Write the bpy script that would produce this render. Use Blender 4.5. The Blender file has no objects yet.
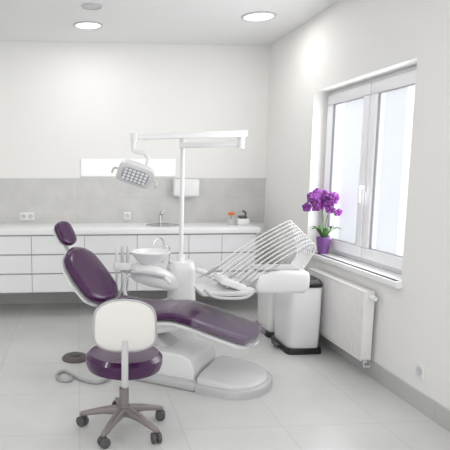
import bpy, bmesh, math, random
from mathutils import Vector, Matrix, Euler
random.seed(4)
S=bpy.context.scene
S.view_settings.view_transform='Standard'
PI=math.pi
# ---------------------------------------------------------------- materials
def mat(name,col,rough=0.5,metal=0.0,vary=0.04,scale=6.0,bump=0.0,bscale=200,emit=0,alpha=1,coat=0):
    m=bpy.data.materials.new(name); m.use_nodes=True
    nt=m.node_tree; b=nt.nodes['Principled BSDF']
    tc=nt.nodes.new('ShaderNodeTexCoord'); nz=nt.nodes.new('ShaderNodeTexNoise')
    nz.inputs['Scale'].default_value=scale; nz.inputs['Detail'].default_value=4
    nt.links.new(tc.outputs['Object'],nz.inputs['Vector'])
    mx=nt.nodes.new('ShaderNodeMix'); mx.data_type='RGBA'
    mx.inputs[6].default_value=(*[c*(1-vary) for c in col],1)
    mx.inputs[7].default_value=(*[min(1,c*(1+vary)) for c in col],1)
    nt.links.new(nz.outputs['Fac'],mx.inputs[0]); nt.links.new(mx.outputs[2],b.inputs['Base Color'])
    b.inputs['Roughness'].default_value=rough; b.inputs['Metallic'].default_value=metal
    if coat: b.inputs['Coat Weight'].default_value=coat
    if alpha<1: b.inputs['Alpha'].default_value=alpha
    if emit:
        b.inputs['Emission Color'].default_value=(*col,1); b.inputs['Emission Strength'].default_value=emit
    if bump:
        n2=nt.nodes.new('ShaderNodeTexNoise'); n2.inputs['Scale'].default_value=bscale
        nt.links.new(tc.outputs['Object'],n2.inputs['Vector'])
        bp=nt.nodes.new('ShaderNodeBump'); bp.inputs['Strength'].default_value=bump; bp.inputs['Distance'].default_value=0.002
        nt.links.new(n2.outputs['Fac'],bp.inputs['Height']); nt.links.new(bp.outputs['Normal'],b.inputs['Normal'])
    return m
def tile_mat(name,c1,c2,cm,w,h,rough,off=0.0,mortar=0.004,nscale=1.5,vec='XY',lo=.9):
    m=bpy.data.materials.new(name); m.use_nodes=True; nt=m.node_tree; b=nt.nodes['Principled BSDF']
    tc=nt.nodes.new('ShaderNodeTexCoord'); 
    src=tc.outputs['Object']
    if vec!='XY':
        sx=nt.nodes.new('ShaderNodeSeparateXYZ'); cx=nt.nodes.new('ShaderNodeCombineXYZ')
        nt.links.new(src,sx.inputs[0])
        nt.links.new(sx.outputs[vec[0]],cx.inputs['X']); nt.links.new(sx.outputs[vec[1]],cx.inputs['Y']); src=cx.outputs[0]
    br=nt.nodes.new('ShaderNodeTexBrick'); br.offset=off; br.inputs['Scale'].default_value=1
    br.inputs['Brick Width'].default_value=w; br.inputs['Row Height'].default_value=h
    br.inputs['Mortar Size'].default_value=mortar; br.inputs['Mortar Smooth'].default_value=0.3
    br.inputs['Color1'].default_value=(*c1,1); br.inputs['Color2'].default_value=(*c2,1); br.inputs['Mortar'].default_value=(*cm,1)
    nt.links.new(src,br.inputs['Vector'])
    nz=nt.nodes.new('ShaderNodeTexNoise'); nz.inputs['Scale'].default_value=nscale; nz.inputs['Detail'].default_value=8; nz.inputs['Roughness'].default_value=.65
    nt.links.new(tc.outputs['Object'],nz.inputs['Vector'])
    rp=nt.nodes.new('ShaderNodeValToRGB'); rp.color_ramp.elements[0].position=.3; rp.color_ramp.elements[0].color=(lo,lo,lo,1)
    rp.color_ramp.elements[1].position=.7; rp.color_ramp.elements[1].color=(1,1,1,1)
    nt.links.new(nz.outputs['Fac'],rp.inputs[0])
    mx=nt.nodes.new('ShaderNodeMix'); mx.data_type='RGBA'; mx.blend_type='MULTIPLY'; mx.inputs[0].default_value=1
    nt.links.new(br.outputs['Color'],mx.inputs[6]); nt.links.new(rp.outputs[0],mx.inputs[7]); nt.links.new(mx.outputs[2],b.inputs['Base Color'])
    b.inputs['Roughness'].default_value=rough
    return m
M_wall=mat('wall_paint',(.87,.863,.842),.85,vary=.01,scale=2,bump=.15,bscale=90)
M_ceil=mat('ceiling_paint',(.86,.86,.86),.9,vary=.01)
M_floor=tile_mat('floor_tile',(.69,.69,.68),(.66,.66,.65),(.59,.59,.58),.6,.6,.27)
M_base=tile_mat('baseboard_tile',(.55,.545,.53),(.52,.515,.50),(.48,.48,.48),.6,.3,.35,vec='YZ')
M_splash=tile_mat('splash_tile',(.65,.645,.63),(.635,.63,.615),(.60,.59,.575),1.2,.6,.45,vec='XZ',nscale=5,lo=.86)
M_white=mat('white_plastic',(.83,.83,.83),.3,vary=.01,coat=.2)
M_lac=mat('white_lacquer',(.87,.87,.88),.22,vary=.01)
M_counter=mat('white_worktop',(.87,.87,.87),.3,vary=.015,scale=30)
M_purple=mat('purple_leatherette',(.052,.006,.060),.25,vary=.12,bump=.12,bscale=250,coat=.2)
M_grey=mat('grey_plastic',(.42,.42,.43),.45)
M_lgrey=mat('light_grey_plastic',(.58,.58,.59),.4,vary=.02)
M_plate=mat('base_grey_enamel',(.52,.52,.53),.35,vary=.02)
M_foot=mat('base_foot_enamel',(.66,.66,.67),.3,vary=.02)
M_dgrey=mat('dark_grey_plastic',(.09,.085,.09),.5)
M_black=mat('black_plastic',(.012,.012,.014),.4)
M_taupe=mat('taupe_metal',(.28,.25,.24),.4,metal=.3)
M_steel=mat('brushed_steel',(.6,.6,.6),.25,metal=1)
M_gap=mat('grip_rail_grey',(.42,.42,.43),.5)
M_rad=mat('radiator_enamel',(.82,.81,.80),.35,vary=.01)
M_cream=mat('cream_backrest_panel',(.74,.72,.68),.45,vary=.01)
M_pvc=mat('window_pvc',(.92,.92,.94),.3,vary=.01)
M_gasket=mat('window_gasket',(.36,.36,.38),.6)
M_lamp=mat('lamp_diffuser',(1,1,1),.5,vary=0,emit=2.0)
M_glowpanel=mat('wall_lamp_diffuser',(.95,.95,.95),.6,vary=0,emit=.13)
M_purpot=mat('purple_glazed_pot',(.20,.08,.28),.2,vary=.1)
M_leaf=mat('orchid_leaf',(.06,.14,.035),.4,vary=.3,scale=20)
M_stem=mat('orchid_stem',(.10,.16,.05),.5)
M_flow=mat('orchid_petal',(.25,.055,.32),.5,vary=.35,scale=40)
M_flowc=mat('orchid_lip',(.45,.06,.3),.5)
M_orange=mat('orange_petal',(.85,.18,.03),.5,vary=.2)
M_clear=mat('clear_foot_cover',(.50,.46,.54),.05,alpha=.25,vary=.02)
M_led=mat('lamp_reflector',(.46,.47,.49),.3,metal=.1)
M_cell=mat('lamp_cell',(.85,.87,.9),.2,vary=0,emit=.15)
M_pedal=mat('pedal_brown_grey',(.12,.10,.10),.5)
M_ext=mat('outside_backdrop_grey',(.30,.32,.36),.9,vary=.1,scale=1)
M_glass=mat('frosted_glass_glow',(.91,.94,.99),.25,alpha=.45,vary=.05,scale=1.2,emit=.30)  # emission paints the daylight glow into the panes
# ---------------------------------------------------------------- builders
def crom(P,n):
    P=[Vector(p) for p in P]; out=[]; k=len(P)-1
    for i in range(n+1):
        t=i/n*k; j=min(int(t),k-1); f=t-j
        p1=P[j];p2=P[j+1]; p0=P[j-1] if j>0 else p1*2-p2; p3=P[j+2] if j+2<=k else p2*2-p1
        out.append(0.5*((2*p1)+(p2-p0)*f+(2*p0-5*p1+4*p2-p3)*f*f+(3*p1-p0-3*p2+p3)*f**3))
    return out
class B:
    def __init__(s): s.bm=bmesh.new()
    def box(s,c,d,rot=None):
        m=Matrix.Translation(c)
        if rot: m=m@Euler(rot).to_matrix().to_4x4()
        bmesh.ops.create_cube(s.bm,size=1,matrix=m@Matrix.Diagonal((*d,1))); return s
    def ring(s,pts): return [s.bm.verts.new(p) for p in pts]
    def skin(s,rings,cap=True,closed=True):
        for a,b in zip(rings,rings[1:]):
            n=len(a)
            for i in range(n if closed else n-1):
                j=(i+1)%n
                try: s.bm.faces.new((a[i],a[j],b[j],b[i]))
                except ValueError: pass
        if cap:
            s.bm.faces.new(rings[0][::-1]); s.bm.faces.new(rings[-1])
    def cyl(s,p0,p1,r0,r1=None,n=20):
        p0=Vector(p0);p1=Vector(p1); r1=r0 if r1 is None else r1
        q=(p1-p0).to_track_quat('Z','Y')
        f=lambda p,r:s.ring([p+q@Vector((r*math.cos(2*PI*i/n),r*math.sin(2*PI*i/n),0)) for i in range(n)])
        s.skin([f(p0,r0),f(p1,r1)]); return s
    def tube(s,pts,r,n=10,res=None,rf=None,flat=1.0):
        P=crom(pts,res or len(pts)*6); rings=[]
        t0=(P[1]-P[0]).normalized(); up=Vector((0,0,1)) if abs(t0.z)<.9 else Vector((0,1,0))
        a=t0.cross(up).normalized()
        for i,p in enumerate(P):
            t=(P[min(i+1,len(P)-1)]-P[max(i-1,0)]).normalized()
            a=(a-t*a.dot(t)).normalized(); b=t.cross(a)
            rr=r if rf is None else r*rf(i/(len(P)-1))
            rings.append(s.ring([p+a*rr*math.cos(2*PI*k/n)+b*rr*flat*math.sin(2*PI*k/n) for k in range(n)]))
        s.skin(rings); return s
    def lathe(s,c,prof,n=32,axis=None,sx=1,sy=1):
        c=Vector(c); q=Vector(axis).to_track_quat('Z','Y') if axis else None; rings=[]
        for r,z in prof:
            r=max(r,.0004)
            L=[]
            for i in range(n):
                v=Vector((sx*r*math.cos(2*PI*i/n),sy*r*math.sin(2*PI*i/n),z))
                if q: v=q@v
                L.append(c+v)
            rings.append(s.ring(L))
        s.skin(rings); return s
    def loft(s,st,e=4,n=28,cap=True):
        rings=[]
        for c,a,b,w,h in st:
            c=Vector(c);a=Vector(a);b=Vector(b);L=[]
            for i in range(n):
                t=2*PI*i/n; ct,sn=math.cos(t),math.sin(t)
                x=math.copysign(abs(ct)**(2/e),ct)*w/2; y=math.copysign(abs(sn)**(2/e),sn)*h/2
                L.append(c+a*x+b*y)
            rings.append(s.ring(L))
        s.skin(rings,cap); return s
    def pad(s,pts,thick,endr,e=3,yc=0,N=44,off=0,pw=2):
        """cushion along path (x,z,width) in the xz plane, lateral axis y"""
        P=crom([(p[0],p[2],p[1]) for p in pts],N); L=[0]
        for a,b in zip(P,P[1:]): L.append(L[-1]+math.hypot(b.x-a.x,b.z-a.z))
        T=L[-1]; st=[]
        for i,p in enumerate(P):
            a=P[max(i-1,0)]; b=P[min(i+1,N)]
            t=Vector((b.x-a.x,0,b.z-a.z)).normalized(); nrm=Vector((-t.z,0,t.x))
            f=1
            for q in (L[i],T-L[i]):
                if q<endr: f=min(f,max(0,1-(1-q/endr)**pw)**(1/pw))
            f=max(f,.06); g=max(.15,min(1,f*1.3))
            st.append((Vector((p.x,yc,p.z))+nrm*off,(0,1,0),nrm,max(.02,p.y*f),thick*g))
        s.loft(st,e); return s
    def xf(s,m): bmesh.ops.transform(s.bm,matrix=m,verts=s.bm.verts); return s
    def obj(s,name,m,parent=None,bevel=0,smooth=True,label=None,seg=3):
        bmesh.ops.recalc_face_normals(s.bm,faces=s.bm.faces)
        me=bpy.data.meshes.new(name); s.bm.to_mesh(me); s.bm.free()
        o=bpy.data.objects.new(name,me); S.collection.objects.link(o); me.materials.append(m)
        if smooth:
            for p in me.polygons: p.use_smooth=True
        if bevel:
            b=o.modifiers.new('bevel','BEVEL'); b.width=bevel; b.segments=seg; b.limit_method='ANGLE'; b.angle_limit=math.radians(40)
        if smooth:
            e=o.modifiers.new('split','EDGE_SPLIT'); e.split_angle=math.radians(38)
        if parent: o.parent=parent
        if label: o['label']=label
        return o
def thing(name,loc,label,cat,rot=0,group=None):
    o=bpy.data.objects.new(name,None); S.collection.objects.link(o); o.location=loc; o.rotation_euler=(0,0,rot)
    o.empty_display_size=.1; o['label']=label; o['category']=cat
    if group: o['group']=group
    return o
def struct(o,label=None,cat=None):
    o['kind']='structure'
    if label: o['label']=label
    o['category']=cat or o.name.split('_')[0]
    return o
# ---------------------------------------------------------------- room
XW,YB,ZC,XL,YF=2.15,6.2,2.875,-3.0,-.6
struct(B().box(((XL+XW+.3)/2,(YB+YF)/2,-.05),(XW+.3-XL,YB-YF+.2,.1)).obj('floor',M_floor,smooth=False),'large light grey glossy floor tiles','floor')
struct(B().box(((XL+XW+.3)/2,(YB+YF)/2,ZC+.05),(XW+.3-XL,YB-YF+.2,.1)).obj('ceiling',M_ceil,smooth=False),'plain white painted ceiling','ceiling')
struct(B().box(((XL+XW+.3)/2,YB+.1,ZC/2),(XW+.3-XL,.2,ZC)).obj('wall_back',M_wall,smooth=False),'off-white painted wall behind the cabinets','wall')
struct(B().box((XL-.1,(YB+YF)/2,ZC/2),(.2,YB-YF,ZC)).obj('wall_left',M_wall,smooth=False),'off-white painted wall','wall')
OY0,OY1,OZ0,OZ1=3.45,4.98,.77,2.21
TW=.3
b=B()
b.box((XW+TW/2,(YF+OY0)/2,ZC/2),(TW,OY0-YF,ZC)).box((XW+TW/2,(OY1+YB)/2,ZC/2),(TW,YB-OY1,ZC))
b.box((XW+TW/2,(OY0+OY1)/2,OZ0/2-.02),(TW,OY1-OY0,OZ0-.04)).box((XW+TW/2,(OY0+OY1)/2,(OZ1+ZC)/2),(TW,OY1-OY0,ZC-OZ1))
struct(b.obj('wall_right',M_wall,smooth=False),'off-white painted wall with the window opening','wall')
struct(B().box((XW-.006,(YF+YB)/2,.06),(.012,YB-YF,.12)).obj('baseboard_right',M_base,smooth=False),'grey tile baseboard','baseboard')
struct(B().box(((XL+XW)/2-.01,YB-.006,.06),(XW-XL-.02,.012,.12)).obj('baseboard_back',M_base,smooth=False),'grey tile baseboard','baseboard')
struct(B().box(((XL+XW)/2,YB-.006,1.17),(XW-XL,.012,.50)).obj('trim_1',M_splash,smooth=False),'grey stone-look backsplash tiles above the worktop','backsplash')
struct(B().box((XW+.08,(OY0+OY1)/2,OZ0-.02),(.24,OY1-OY0-.01,.04)).box((XW-.02,(OY0+OY1)/2+.02,OZ0-.023),(.05,OY1-OY0+.08,.046)).obj('trim_2',M_lac,bevel=.008),'white projecting window sill','window sill')
# window
W=thing('window_1',(XW+.17,(OY0+OY1)/2,OZ0),'white double-sash window with bright frosted panes','window'); W['kind']='structure'
ow,oh=OY1-OY0,OZ1-OZ0
def frame(b,y0,y1,z0,z1,t,dx,x=0):
    b.box((x,(y0+y1)/2,z0+t/2),(dx,y1-y0,t)).box((x,(y0+y1)/2,z1-t/2),(dx,y1-y0,t))
    b.box((x,y0+t/2,(z0+z1)/2),(dx,t,z1-z0-2*t)).box((x,y1-t/2,(z0+z1)/2),(dx,t,z1-z0-2*t)); return b
frame(B(),-ow/2,ow/2,0,oh,.05,.08,.02).obj('window_frame',M_pvc,W,bevel=.004)
B().box((.02,0,oh/2),(.08,.04,oh-.1)).obj('mullion',M_pvc,W,bevel=.004)
for y0,y1 in ((-ow/2+.035,-.008),(.008,ow/2-.035)):
    s=frame(B(),y0,y1,.035,oh-.035,.09,.06,-.025).obj('sash',M_pvc,W,bevel=.012)
    frame(B(),y0+.088,y1-.088,.123,oh-.123,.006,.02,-.03).obj('gasket',M_gasket,s,smooth=False)
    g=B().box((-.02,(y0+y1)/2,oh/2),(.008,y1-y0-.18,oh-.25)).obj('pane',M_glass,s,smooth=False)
h=B().box((-.063,-.02,oh*.42),(.012,.028,.07)).tube([(-.07,-.02,oh*.42),(-.1,-.02,oh*.42),(-.103,-.02,oh*.42-.03),(-.1,-.02,oh*.42-.12)],.009).obj('handle',M_white,W,bevel=.002)
struct(B().box((4.3,9.6,1.5),(.3,4.6,3.4)).obj('wall_outside',M_ext,smooth=False),'grey backdrop added outside to darken the far frosted pane','wall')  # backdrop added outside so the far pane turns greyer
# ---------------------------------------------------------------- ceiling lights
LE=5
def downlight(x,y,r,em=True):
    t=thing('ceiling_light',(x,y,ZC),'round recessed white ceiling light' if em else 'small round recessed ceiling fitting with grey centre','ceiling light')
    if em: t['group']='ceiling lights'
    B().lathe((0,0,0),[(r*.86,-.001),(r*.9,-.012),(r,-.012),(r*1.04,-.004),(r*1.04,.0),(r*.86,0)]).obj('ring',M_lgrey,t)
    B().lathe((0,0,0),[(r*.87,0),(r*.87,-.006),(0.001,-.008)]).obj('diffuser',M_lamp if em else M_lgrey,t)
    if em:
        l=bpy.data.lights.new('bulb','AREA'); l.shape='DISK'; l.size=r*1.6; l.energy=LE; l.color=(1,.99,.97)
        lo=bpy.data.objects.new('bulb',l); S.collection.objects.link(lo); lo.parent=t; lo.location=(0,0,-.02)
downlight(1.64,5.06,.150); downlight(.12,5.48,.135); downlight(.14,4.87,.085,False)
downlight(1.0,2.4,.14); downlight(-.2,2.4,.14); downlight(-1.6,2.6,.14); downlight(-1.5,5.0,.14)  # unseen downlights, added out of view to light the room
# ---------------------------------------------------------------- cabinets
xs=[-2.09,-1.55,-1.01,-.47,.07,.61,1.15,1.5,1.86]
for a,c in zip(xs,xs[1:]):
    w=c-a; t=thing('cabinet',((a+c)/2,5.89,.26),'white glossy wall-hung cabinet with three drawers','cabinet',group='row of base cabinets')
    B().box((0,.01,.3),(w-.002,.58,.6)).obj('body',M_lac,t,smooth=False)
    B().box((0,-.285,.3),(w-.003,.012,.59)).obj('grip_rail',M_gap,t,smooth=False)
    for k in range(3):
        B().box((0,-.297,.098+k*.198),(w-.005,.014,.183)).obj('drawer',M_lac,t,smooth=False)
ct=B().box((-.1,5.88,.89),(4.0,.64,.06)).obj('countertop',M_counter,bevel=.004); ct['label']='long white worktop over the cabinets'; ct['category']='countertop'
# sink
t=thing('sink',(.92,5.86,.92),'round stainless steel sink set in the worktop','sink')
B().lathe((0,0,0),[(.185,.001),(.185,.006),(.165,.009),(.15,.004),(.02,.002),(.0,.002)]).obj('basin',M_steel,t)
t=thing('faucet',(.92,6.06,.92),'chrome single-lever faucet behind the sink','faucet')
B().cyl((0,0,0),(0,0,.09),.02).cyl((0,0,.09),(0,0,.1),.024).tube([(0,0,.08),(0,-.05,.13),(0,-.12,.14),(0,-.15,.11)],.011).obj('spout',M_steel,t)
B().tube([(0,0,.1),(.01,.0,.13),(.05,.01,.15)],.007).obj('lever',M_steel,t)
# thin white wall panel with weak emission
t=thing('wall_lamp',(.575,YB,1.535),'long faintly glowing white rectangular panel above the backsplash','wall lamp')
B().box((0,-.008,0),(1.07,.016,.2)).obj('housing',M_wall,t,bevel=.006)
B().box((0,-.017,0),(1.06,.006,.19)).obj('diffuser',M_glowpanel,t,bevel=.003)
# dispenser
t=thing('paper_towel_dispenser',(1.215,YB-.012,1.22),'white wall-mounted paper towel dispenser','towel dispenser')
B().box((0,-.065,.095),(.29,.13,.19)).obj('cover',M_white,t,bevel=.02)
B().box((0,-.07,-.004),(.2,.09,.012)).obj('slot',M_lgrey,t)
# sockets
def socket(loc,rz,n,vertical=False):
    t=thing('power_socket',loc,'white %s wall socket'%('double' if n==2 else 'single'),'wall socket',rz)
    for i in range(n):
        o=(i-(n-1)/2)*.078; c=(0,-.006,o) if vertical else (o,-.006,0)
        B().box(c,(.082,.012,.086)).obj('cover_plate',M_white,t,bevel=.003)
        c2=Vector(c)+Vector((0,-.006,0))
        B().lathe(c2,[(.027,0),(.027,.003),(.023,.003),(.022,.001),(.0,.001)],axis=(0,-1,0)).obj('outlet',M_lgrey,t)
socket((-.56,YB-.012,1.0),0,2); socket((.56,YB-.012,1.0),0,1)
socket((XW,3.17,.25),-PI/2,1,True)
# small things on worktop
t=thing('flower_cup',(1.66,5.84,.92),'small white cup with an orange flower','flower cup')
B().lathe((0,0,0),[(.02,0),(.03,.0),(.036,.07),(.033,.07),(.027,.01),(.0,.01)]).obj('cup',M_lgrey,t)
B().tube([(0,0,.01),(.0,0,.07),(.005,0,.11)],.003).obj('stem',M_stem,t)
b=B()
for i in range(9):
    a=i*2*PI/9; b.lathe((.005+.022*math.cos(a),.022*math.sin(a),.122),[(0,-.016),(.014,-.008),(.017,0),(.014,.009),(0,.016)],n=10)
b.lathe((.005,0,.125),[(0,-.02),(.02,0),(0,.022)],n=12).obj('blossom',M_orange,t)
t=thing('curing_device',(1.79,5.86,.92),'small white and black dental device','dental device')
B().box((0,0,.035),(.13,.12,.07)).obj('body',M_white,t,bevel=.012)
B().box((0,-.01,.085),(.08,.09,.03)).obj('top',M_dgrey,t,bevel=.01)
B().tube([(.03,0,.09),(.035,0,.13),(.0,-.01,.15)],.01).obj('grip',M_dgrey,t)
# ---------------------------------------------------------------- radiator
t=thing('radiator',(2.078,4.19,.13),'white panel radiator beneath the window','radiator')
b=B(); L=.98
b.box((-.032,0,.255),(.012,L,.51)).box((.032,0,.255),(.012,L,.51))
n=30
for i in range(n):
    y=-L/2+L*(i+.5)/n; b.box((-.038,y,.255),(.004,L/n*.6,.46))
b.obj('panel',M_rad,t,bevel=.0015)
b=B().box((0,0,.512),(.08,L,.008))
b.box((0,-L/2,.26),(.076,.006,.5)).box((0,L/2,.26),(.076,.006,.5)).obj('grille',M_rad,t,bevel=.002)
B().cyl((-.0,-L/2,.48),(0,-L/2-.035,.48),.012).cyl((0,-L/2-.03,.48),(0,-L/2-.08,.48),.02,.016).obj('thermostat',M_white,t)
B().tube([(0,-L/2+.03,.02),(0,-L/2+.02,-.04),(.02,-L/2+.02,-.05),(.05,-L/2+.02,-.05)],.009).box((0,-L/2+.03,0),(.03,.05,.035)).obj('valve',M_lgrey,t)
for y in (-.36,.36): B().box((.052,y,.3),(.03,.03,.3)).obj('bracket',M_rad,t)
# ---------------------------------------------------------------- bins
for i,(y,lab) in enumerate(((4.45,'white pedal waste bin with black lid and base'),(4.91,'white pedal waste bin with black lid and base'))):
    t=thing('waste_bin',(1.86,y,0),lab,'waste bin',group='pair of pedal bins')
    b=B(); b.loft([((0,0,.035),(1,0,0),(0,1,0),.27,.39),((0,0,.3),(1,0,0),(0,1,0),.285,.40),((0,0,.56),(1,0,0),(0,1,0),.285,.40)],e=6)
    b.obj('body',M_white,t,bevel=.004)
    B().loft([((0,0,0),(1,0,0),(0,1,0),.31,.43),((0,0,.05),(1,0,0),(0,1,0),.30,.425)],e=8).obj('base',M_black,t,bevel=.004)
    B().loft([((0,0,.56),(1,0,0),(0,1,0),.295,.42),((0,0,.59),(1,0,0),(0,1,0),.295,.42),((0,0,.62),(1,0,0),(0,1,0),.25,.37)],e=6).obj('lid',M_black,t,bevel=.004)
    B().box((-.16,0,.03),(.07,.1,.014)).obj('pedal',M_dgrey,t,bevel=.004)
# ---------------------------------------------------------------- orchid
t=thing('potted_orchid',(2.19,4.72,OZ0),'purple orchid with many blossoms in a purple pot','potted orchid')
B().lathe((0,0,0),[(0,0),(.045,0),(.06,.1),(.066,.15),(.061,.15),(.055,.12),(.0,.12)]).obj('pot',M_purpot,t)
for k in range(6):
    a=k*PI/3+.4; b=B(); r=.14+.03*(k%2)
    pts=[Vector((0,0,.12))+Vector((math.cos(a)*r*s,math.sin(a)*r*s,.12*math.sin(s*2.2)))*1.0 for s in (0,.3,.6,1)]
    b.tube(pts,.026,n=10,rf=lambda u:max(.1,math.sin(PI*min(.97,u*.9+.1))),flat=.2); b.obj('leaf',M_leaf,t)
def petal_mesh():
    b=B()
    for k in range(5):
        a=k*2*PI/5+PI/2; w=.019 if k%2 else .023; rings=[]
        d=Vector((math.cos(a),math.sin(a),0)); s=Vector((-d.y,d.x,0)); L=.042
        for f,ww in ((0,.25),(.25,.8),(.5,1),(.75,.85),(1,.2)):
            c=d*L*f+Vector((0,0,.012*math.sin(f*2.4)))
            rings.append(b.ring([c-s*w*ww,c+Vector((0,0,.004)),c+s*w*ww,c-Vector((0,0,.002))]))
        b.skin(rings)
    bmesh.ops.recalc_face_normals(b.bm,faces=b.bm.faces)
    me=bpy.data.meshes.new('flower'); b.bm.to_mesh(me); b.bm.free(); me.materials.append(M_flow)
    for p in me.polygons: p.use_smooth=True
    return me
fm=petal_mesh()
lipm=B().lathe((0,0,.012),[(0,-.006),(.007,0),(.005,.01),(0,.014)],n=8).obj('flower_lip',M_flowc).data
bpy.data.objects.remove(bpy.data.objects['flower_lip'])
def blossom(p,d,s):
    o=bpy.data.objects.new('flower',fm); S.collection.objects.link(o); o.parent=t; o.location=p
    o.rotation_mode='QUATERNION'; o.rotation_quaternion=Vector(d).to_track_quat('Z','Y'); o.scale=(s,s,s)
    l=bpy.data.objects.new('flower_lip',lipm); S.collection.objects.link(l); l.parent=o
stems=[[(0,0,.12),(-.01,.02,.3),(-.02,.0,.43),(-.04,-.02,.52),(-.10,-.06,.50),(-.13,-.1,.42)],
       [(0,0,.12),(.0,-.03,.28),(.01,-.07,.44),(.0,-.1,.5),(-.02,-.18,.48),(-.03,-.24,.36)],
       [(0,0,.12),(.01,.04,.3),(.0,.09,.42),(-.02,.14,.48),(-.05,.22,.42)]]
for st in stems:
    B().tube(st,.004,n=6).obj('stem',M_stem,t)
    P=crom(st,30)
    for i in range(13,31,2):
        for q in range(1 if i%4==1 else 2):
            d=Vector((random.uniform(-1,-.1),random.uniform(-1,.1),random.uniform(-.3,.4))).normalized()
            blossom(P[i]+d*.025+Vector((random.uniform(-.03,.02),random.uniform(-.03,.03),random.uniform(-.03,.025))),d,random.uniform(.85,1.15))
# ---------------------------------------------------------------- dental chair
A=-math.radians(32.9)
C=thing('dental_chair',(.38,4.15,0),'reclined purple dental chair on a white floor base','dental chair',A)
seat=[(-.14,.475,.46),(0,.455,.50),(.18,.455,.54),(.36,.48,.52),(.47,.487,.49),(.62,.46,.46),(.8,.415,.44),(1.02,.368,.42)]
B().pad(seat,.066,.06,e=4,pw=3).obj('seat',M_purple,C)
B().pad([(x,z-.052,w*.94) for x,z,w in seat],.04,.1,e=4).obj('seat_shell',M_white,C)
B().pad([(x,z+.003,w+.018) for x,z,w in [(.60,.464,.465),(.76,.427,.45),(.88,.398,.435),(1.038,.364,.42)]],.074,.03,e=4.5,pw=3.5).obj('foot_cover',M_clear,C,label='clear plastic cover over the foot end')
back=[(-.15,.48,.40),(-.23,.565,.46),(-.34,.69,.48),(-.44,.81,.42),(-.505,.885,.30)]
bo=B().pad(back,.08,.13,e=2.8).obj('backrest',M_purple,C)
B().pad([(x,z,w*1.0) for x,z,w in back],.035,.13,e=3,off=.056).obj('back_shell',M_white,bo)
B().pad([(-.515,.905,.16),(-.545,.96,.21),(-.585,1.03,.22),(-.615,1.095,.17)],.055,.05,e=3.2).obj('headrest',M_purple,C)
B().pad([(-.52,.92,.15),(-.545,.965,.19),(-.585,1.03,.19),(-.61,1.08,.15)],.03,.05,e=3,off=.04).obj('headrest_shell',M_white,C)
B().tube([(-.50,0,.80),(-.56,0,.88),(-.61,0,.96)],.022,flat=.5).obj('headrest_bar',M_lgrey,C)
B().tube([(-.12,.27,.42),(-.18,.29,.5),(-.17,.3,.61),(-.10,.3,.655),(.06,.3,.655),(.18,.3,.645),(.23,.3,.61)],.015,res=48).obj('armrest',M_white,C)
B().pad([(-.13,.665,.05),(.03,.675,.06),(.19,.66,.05)],.028,.03,yc=.3,e=3).obj('arm_pad',M_lgrey,C)
# chair mechanism
X,Y,Z=(1,0,0),(0,1,0),(0,0,1)
B().loft([((-.02,0,.36),Y,Z,.2,.06),((.02,0,.36),Y,Z,.30,.12),((.25,0,.365),Y,Z,.32,.14),((.44,0,.39),Y,Z,.26,.09),((.5,0,.41),Y,Z,.2,.04)],e=5).obj('seat_frame',M_white,C,bevel=.004)
B().loft([((.10,0,.34),X,Y,.22,.22),((.20,0,.28),X,Y,.22,.22),((.34,0,.20),X,Y,.22,.22)],e=6).obj('lift_arm',M_lgrey,C)
def prism(b,prof,hw):
    """side profile (x,z) extruded across the width"""
    r=[b.ring([(x,-hw,z) for x,z in prof]),b.ring([(x,hw,z) for x,z in prof])]
    b.skin(r); return b
prism(B(),[(.12,.05),(.12,.14),(.18,.18),(.25,.225),(.54,.225),(.61,.20),(.64,.13),(.645,.05)],.235).obj('base_cover',M_white,C,bevel=.014)
def outline(b,u0,u1,hw,z0,top,bl=.02,back=.12):
    pts=[]
    n=16
    for i in range(n+1):
        a=-PI/2+PI*i/n; pts.append((u1-hw*.8+hw*.8*math.cos(a),hw*math.sin(a)))
    for i in range(n+1):
        a=PI/2+PI*i/n; ca,sa=math.cos(a),math.sin(a)
        pts.append((u0+back+back*math.copysign(abs(ca)**.6,ca),hw*math.copysign(abs(sa)**.6,sa)))
    cx=(u0+u1)/2
    f=lambda z,k:b.ring([(cx+(x-cx)*(1-k),y*(1-k*1.6),z(x)) for x,y in pts])
    b.skin([f(lambda x:z0,0),f(lambda x:top(x)-bl,0),f(lambda x:top(x)-.006,.015),f(top,.05)]); return b
B().box((.31,0,.03),(.74,.60,.06)).obj('base_plate',M_plate,C,bevel=.02)
foot=outline(B(),.66,1.12,.305,0,lambda x:.06,.015,.03).obj('base_foot',M_plate,C)
outline(B(),.665,1.09,.275,.045,lambda x:.105-.03*(x-.66)/.46,.016,.03).obj('foot_lid',M_foot,C)
# ---------------------------------------------------------------- cuspidor unit
t=thing('cuspidor_unit',(.62,4.62,0),'white cuspidor unit with round spittoon bowl','cuspidor')
B().loft([((.29,.1,0),X,Y,.28,.34),((.29,.1,.1),X,Y,.26,.32),((.29,.1,.5),X,Y,.22,.27),((.28,.08,.66),X,Y,.24,.27),((.28,.08,.72),X,Y,.2,.22)],e=4).obj('column',M_white,t)
B().loft([((.28,.08,.52),Y,Z,.2,.14),((.12,.03,.58),Y,Z,.24,.18),((.0,0,.62),Y,Z,.26,.20),((-.14,0,.64),Y,Z,.22,.14),((-.18,0,.65),Y,Z,.12,.08)],e=3.5).obj('cuspidor_body',M_white,t)
B().lathe((0,0,0),[(0,.68),(.05,.685),(.09,.72),(.15,.78),(.172,.81),(.176,.82),(.168,.823),(.15,.805),(.09,.755),(.03,.74),(.0,.738)]).obj('bowl',M_lac,t)
B().tube([(.12,.1,.7),(.13,.12,.87),(.1,.1,.92),(.04,.05,.90),(.02,.03,.86)],.007).tube([(.17,.06,.7),(.175,.06,.82),(.16,.04,.86),(.13,.02,.85)],.006).obj('water_spout',M_steel,t)
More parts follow.
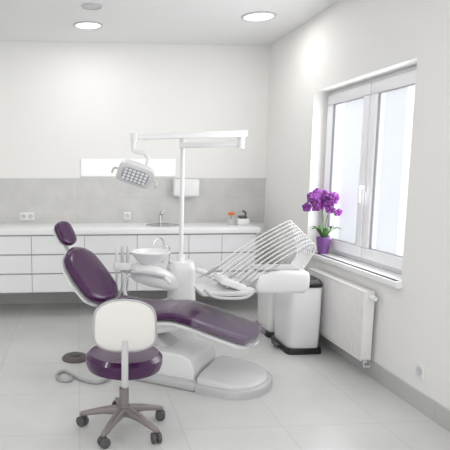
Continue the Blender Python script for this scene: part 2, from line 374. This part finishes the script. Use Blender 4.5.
B().tube([(-.12,0,.62),(-.2,-.03,.65),(-.26,-.06,.67)],.018).box((-.25,-.07,.705),(.14,.07,.06)).obj('assistant_arm',M_white,t,bevel=.008)
for k in range(3):
    x=-.295+.045*k
    B().cyl((x,-.08,.66),(x,-.08,.81),.011,.014).cyl((x,-.08,.81),(x,-.08,.88),.014,.006).obj('suction_handpiece',M_lgrey if k else M_white,t)
    B().tube([(x,-.08,.66),(x-.01,-.085,.5),(x-.06-.02*k,-.12,.32),(x-.03,-.1,.22),(x+.12,-.02,.3),(.2,.0,.42)],.009,res=30).obj('hose',M_lgrey,t)
# ---------------------------------------------------------------- lamp
t=thing('operating_lamp',(.90,4.70,.72),'white articulated dental operating lamp on a tall post','operating lamp')
B().cyl((0,0,0),(0,0,1.0),.019).cyl((0,0,0),(0,0,.06),.035,.03).cyl((0,0,.98),(0,0,1.05),.028).obj('post',M_white,t)
def beam(b,p,q,w,h,e=5,w2=None,h2=None):
    p=Vector(p);q=Vector(q); d=(q-p).normalized(); a=d.cross(Vector((0,0,1))).normalized(); u=a.cross(d); w2=w2 or w; h2=h2 or h
    b.loft([(p,a,u,w*.9,h*.7),(p+d*.01,a,u,w,h),(q-d*.01,a,u,w2,h2),(q,a,u,w2*.9,h2*.7)],e); return b
b=beam(B(),(-.03,0,.995),(.48,-.15,1.0),.045,.048,w2=.038,h2=.036); b.cyl((.46,-.15,.965),(.46,-.15,1.11),.030).obj('lower_arm',M_white,t)
b=beam(B(),(.50,-.16,1.088),(-.38,-.30,1.045),.058,.058,w2=.040,h2=.040); b.cyl((-.45,-.31,1.01),(-.45,-.31,1.075),.026); beam(b,(-.34,-.295,1.045),(-.46,-.31,1.042),.036,.032); b.obj('spring_arm',M_white,t)
B().tube([(-.45,-.31,1.03),(-.455,-.31,.96),(-.44,-.32,.93),(-.37,-.33,.92),(-.34,-.33,.88),(-.35,-.33,.81)],.016,res=36).obj('neck',M_white,t)
nrm=Vector((-.28,-.66,-.69)).normalized(); rt=Vector((.95,-.05,-.32)); rt=(rt-nrm*rt.dot(nrm)).normalized(); fw=nrm.cross(rt)
c=Vector((-.44,-.34,.755))
B().loft([(c-nrm*.07,rt,fw,.12,.10),(c-nrm*.06,rt,fw,.22,.15),(c-nrm*.02,rt,fw,.28,.21),(c+nrm*.018,rt,fw,.29,.22),(c+nrm*.023,rt,fw,.275,.205)],e=5).obj('lamp_head',M_white,t)
B().loft([(c+nrm*.0225,rt,fw,.215,.155),(c+nrm*.026,rt,fw,.21,.15)],e=5).obj('reflector',M_led,t)
for i in range(6):
    for j in range(4):
        p=c+nrm*.026+rt*(i-2.5)*.033+fw*(j-1.5)*.035
        B().lathe(p,[(.014,0),(.012,.003),(0,.004)],n=8,axis=nrm).obj('led_lens',M_cell,t)
for sg in (1,-1): B().tube([c+rt*.135*sg,c+rt*.175*sg+nrm*.01,c+rt*.18*sg+nrm*.06],.009).obj('grip',M_lgrey,t)
# ---------------------------------------------------------------- delivery unit
t=thing('instrument_delivery_unit',(1.48,3.95,.58),'white dental delivery unit with arched whip arms','dental delivery unit')
B().loft([((-.19,0,.11),Y,Z,.22,.12),((-.17,0,.11),Y,Z,.26,.165),((0,0,.115),Y,Z,.28,.185),((.17,0,.115),Y,Z,.27,.18),((.215,0,.115),Y,Z,.21,.13)],e=5).obj('body',M_white,t,bevel=.004)
B().box((-.02,0,.209),(.32,.20,.012)).obj('control_panel',M_lgrey,t,bevel=.003)
B().tube([(-.46,.60,.08),(-.42,.45,.08),(-.34,.22,.06),(-.25,.06,.06),(-.15,0,.07)],.03,flat=.8).obj('support_arm',M_white,t)
B().loft([((-.41,-.02,.03),X,Y,.38,.28),((-.41,-.02,.055),X,Y,.40,.30),((-.41,-.02,.062),X,Y,.40,.30)],e=7).obj('tray',M_white,t)
B().box((-.33,.0,.095),(.26,.27,.05),(0,.35,0)).obj('instrument_holder',M_white,t,bevel=.012)
B().tube([(-.20,-.13,.06),(-.3,-.18,.02),(-.50,-.19,.03),(-.58,-.15,.08)],.012).obj('handle',M_lgrey,t)
N=9
for i in range(N):
    f=i/(N-1); y=.12-.03*i
    p0=Vector((-.44+.21*f,y,.19-.065*f)); tip=Vector((.13+.08*f,y,.545-.14*f))
    m1=p0.lerp(tip,.5)+Vector((-.012,0,.018))
    B().tube([p0,p0.lerp(m1,.5)+Vector((0,0,.005)),m1,m1.lerp(tip,.6)+Vector((0,0,.006)),tip+Vector((0,0,-.003)),tip+Vector((.022,0,-.02)),tip+Vector((.026,0,-.05)),(.20+.01*f,y*.95,.30),(.15,y*.9,.2)],.0052,n=8,res=48).obj('whip_arm',M_white,t)
    if i%2==0:
        B().tube([p0+Vector((.01,0,-.010)),p0.lerp(tip,.33)+Vector((.010,0,.0)),p0.lerp(tip,.66)+Vector((.010,0,.0)),tip+Vector((-.01,0,-.012))],.003,n=6,res=24).obj('hose',M_grey,t)
        B().cyl(p0+Vector((.03,0,.01)),p0+Vector((-.05,-.0,-.045)),.010,.014).cyl(p0+Vector((-.05,0,-.045)),p0+Vector((-.12,0,-.075)),.009,.004).obj('handpiece',M_steel if i%4 else M_grey,t)
# ---------------------------------------------------------------- stool
t=thing('dentist_stool',(.26,3.05,0),'swivel stool with purple seat and white-backed rest','stool',math.radians(-4))
B().lathe((0,0,0),[(.0,.365),(.16,.362),(.21,.378),(.222,.41),(.222,.445),(.20,.468),(.1,.478),(0,.479)],n=40).obj('seat',M_purple,t)
B().lathe((0,0,0),[(0,.335),(.12,.34),(.15,.364),(0,.366)]).obj('seat_pan',M_dgrey,t)
B().cyl((0,0,.12),(0,0,.25),.028).cyl((0,0,.22),(0,0,.34),.017).obj('gas_lift',M_taupe,t)
b=B().cyl((0,0,.085),(0,0,.15),.042,.034)
for k in range(5):
    a=math.radians(27+72*k); d=Vector((math.cos(a),math.sin(a),0)); s=Vector((-d.y,d.x,0))
    b.loft([(d*.02+Vector((0,0,.115)),s,Z,.055,.055),(d*.12+Vector((0,0,.105)),s,Z,.044,.038),(d*.25+Vector((0,0,.075)),s,Z,.032,.024),(d*.265+Vector((0,0,.073)),s,Z,.022,.014)],e=4,n=16)
b.obj('star_base',M_taupe,t)
for k in range(5):
    a=math.radians(27+72*k); d=Vector((math.cos(a),math.sin(a),0)); p=d*.25+Vector((0,0,.03)); w=Vector((math.cos(a+1),math.sin(a+1),0))
    B().cyl(p+w*.006,p+w*.027,.03).cyl(p-w*.027,p-w*.006,.03).cyl(p-w*.01,p+w*.01,.012).cyl(p,p+Vector((0,0,.04)),.009).obj('castor',M_dgrey,t,bevel=.004)
R=Matrix.Rotation(-PI/2,4,'Z')
bp=[(.215,.545,.30),(.225,.60,.335),(.225,.69,.34),(.215,.77,.325),(.205,.835,.28)]
bk=B().pad(bp,.05,.09,e=3,pw=2.5).xf(R).obj('backrest',M_purple,t)
B().pad([(x+.028,z,w*1.0) for x,z,w in bp],.022,.09,e=3,pw=2.5).xf(R).obj('back_shell',M_grey,bk)
B().pad([(x+.037,.69+(z-.69)*.93,w*.93) for x,z,w in bp],.02,.085,e=3,pw=2.5).xf(R).obj('back_panel',M_cream,bk)
B().tube([(0,-.03,.342),(0,-.15,.335),(0,-.235,.35),(0,-.265,.43),(0,-.268,.55),(0,-.270,.62)],.018,flat=.45,res=36).obj('back_bar',M_lgrey,t)
# ---------------------------------------------------------------- pedal and hose
t=thing('foot_pedal',(-.03,4.28,0),'round dark foot control pedal on the floor','foot pedal')
B().lathe((0,0,0),[(.105,0),(.105,.015),(.09,.03),(.04,.038),(0,.04)]).obj('disc',M_pedal,t)
B().lathe((0,0,.03),[(.05,0),(.05,.015),(.03,.022),(0,.023)]).obj('button',M_dgrey,t)
o=B().tube([(.24,3.85,.013),(.14,3.74,.013),(.02,3.80,.013),(-.06,3.92,.013),(-.11,3.98,.013),(-.16,3.93,.013),(-.15,3.83,.013),(-.10,3.79,.013),(-.06,3.81,.013),(-.06,3.86,.013)],.012,res=70).obj('floor_hose',M_grey)
o['label']='grey hose curling across the floor beside the chair'; o['category']='hose'
# ---------------------------------------------------------------- light
w=bpy.data.worlds.new('world'); S.world=w; w.use_nodes=True
bg=w.node_tree.nodes['Background']; bg.inputs[0].default_value=(.98,.985,1,1); bg.inputs[1].default_value=1.82
def area(name,loc,rot,sx,sy,e,col=(1,1,1)):
    l=bpy.data.lights.new(name,'AREA'); l.shape='RECTANGLE'; l.size=sx; l.size_y=sy; l.energy=e; l.color=col
    o=bpy.data.objects.new(name,l); S.collection.objects.link(o); o.location=loc; o.rotation_euler=rot; return o
area('window_daylight',(XW+.10,4.215,1.5),(0,PI/2,0),1.2,1.3,18,(.97,.985,1))
# ---------------------------------------------------------------- camera
cd=bpy.data.cameras.new('camera'); co=bpy.data.objects.new('camera',cd); S.collection.objects.link(co); S.camera=co
co.location=(0,0,1.5); co.rotation_euler=(math.radians(82),0,math.radians(-4.43))
cd.sensor_width=36; cd.lens=44; cd.shift_x=.2333; cd.shift_y=.0518
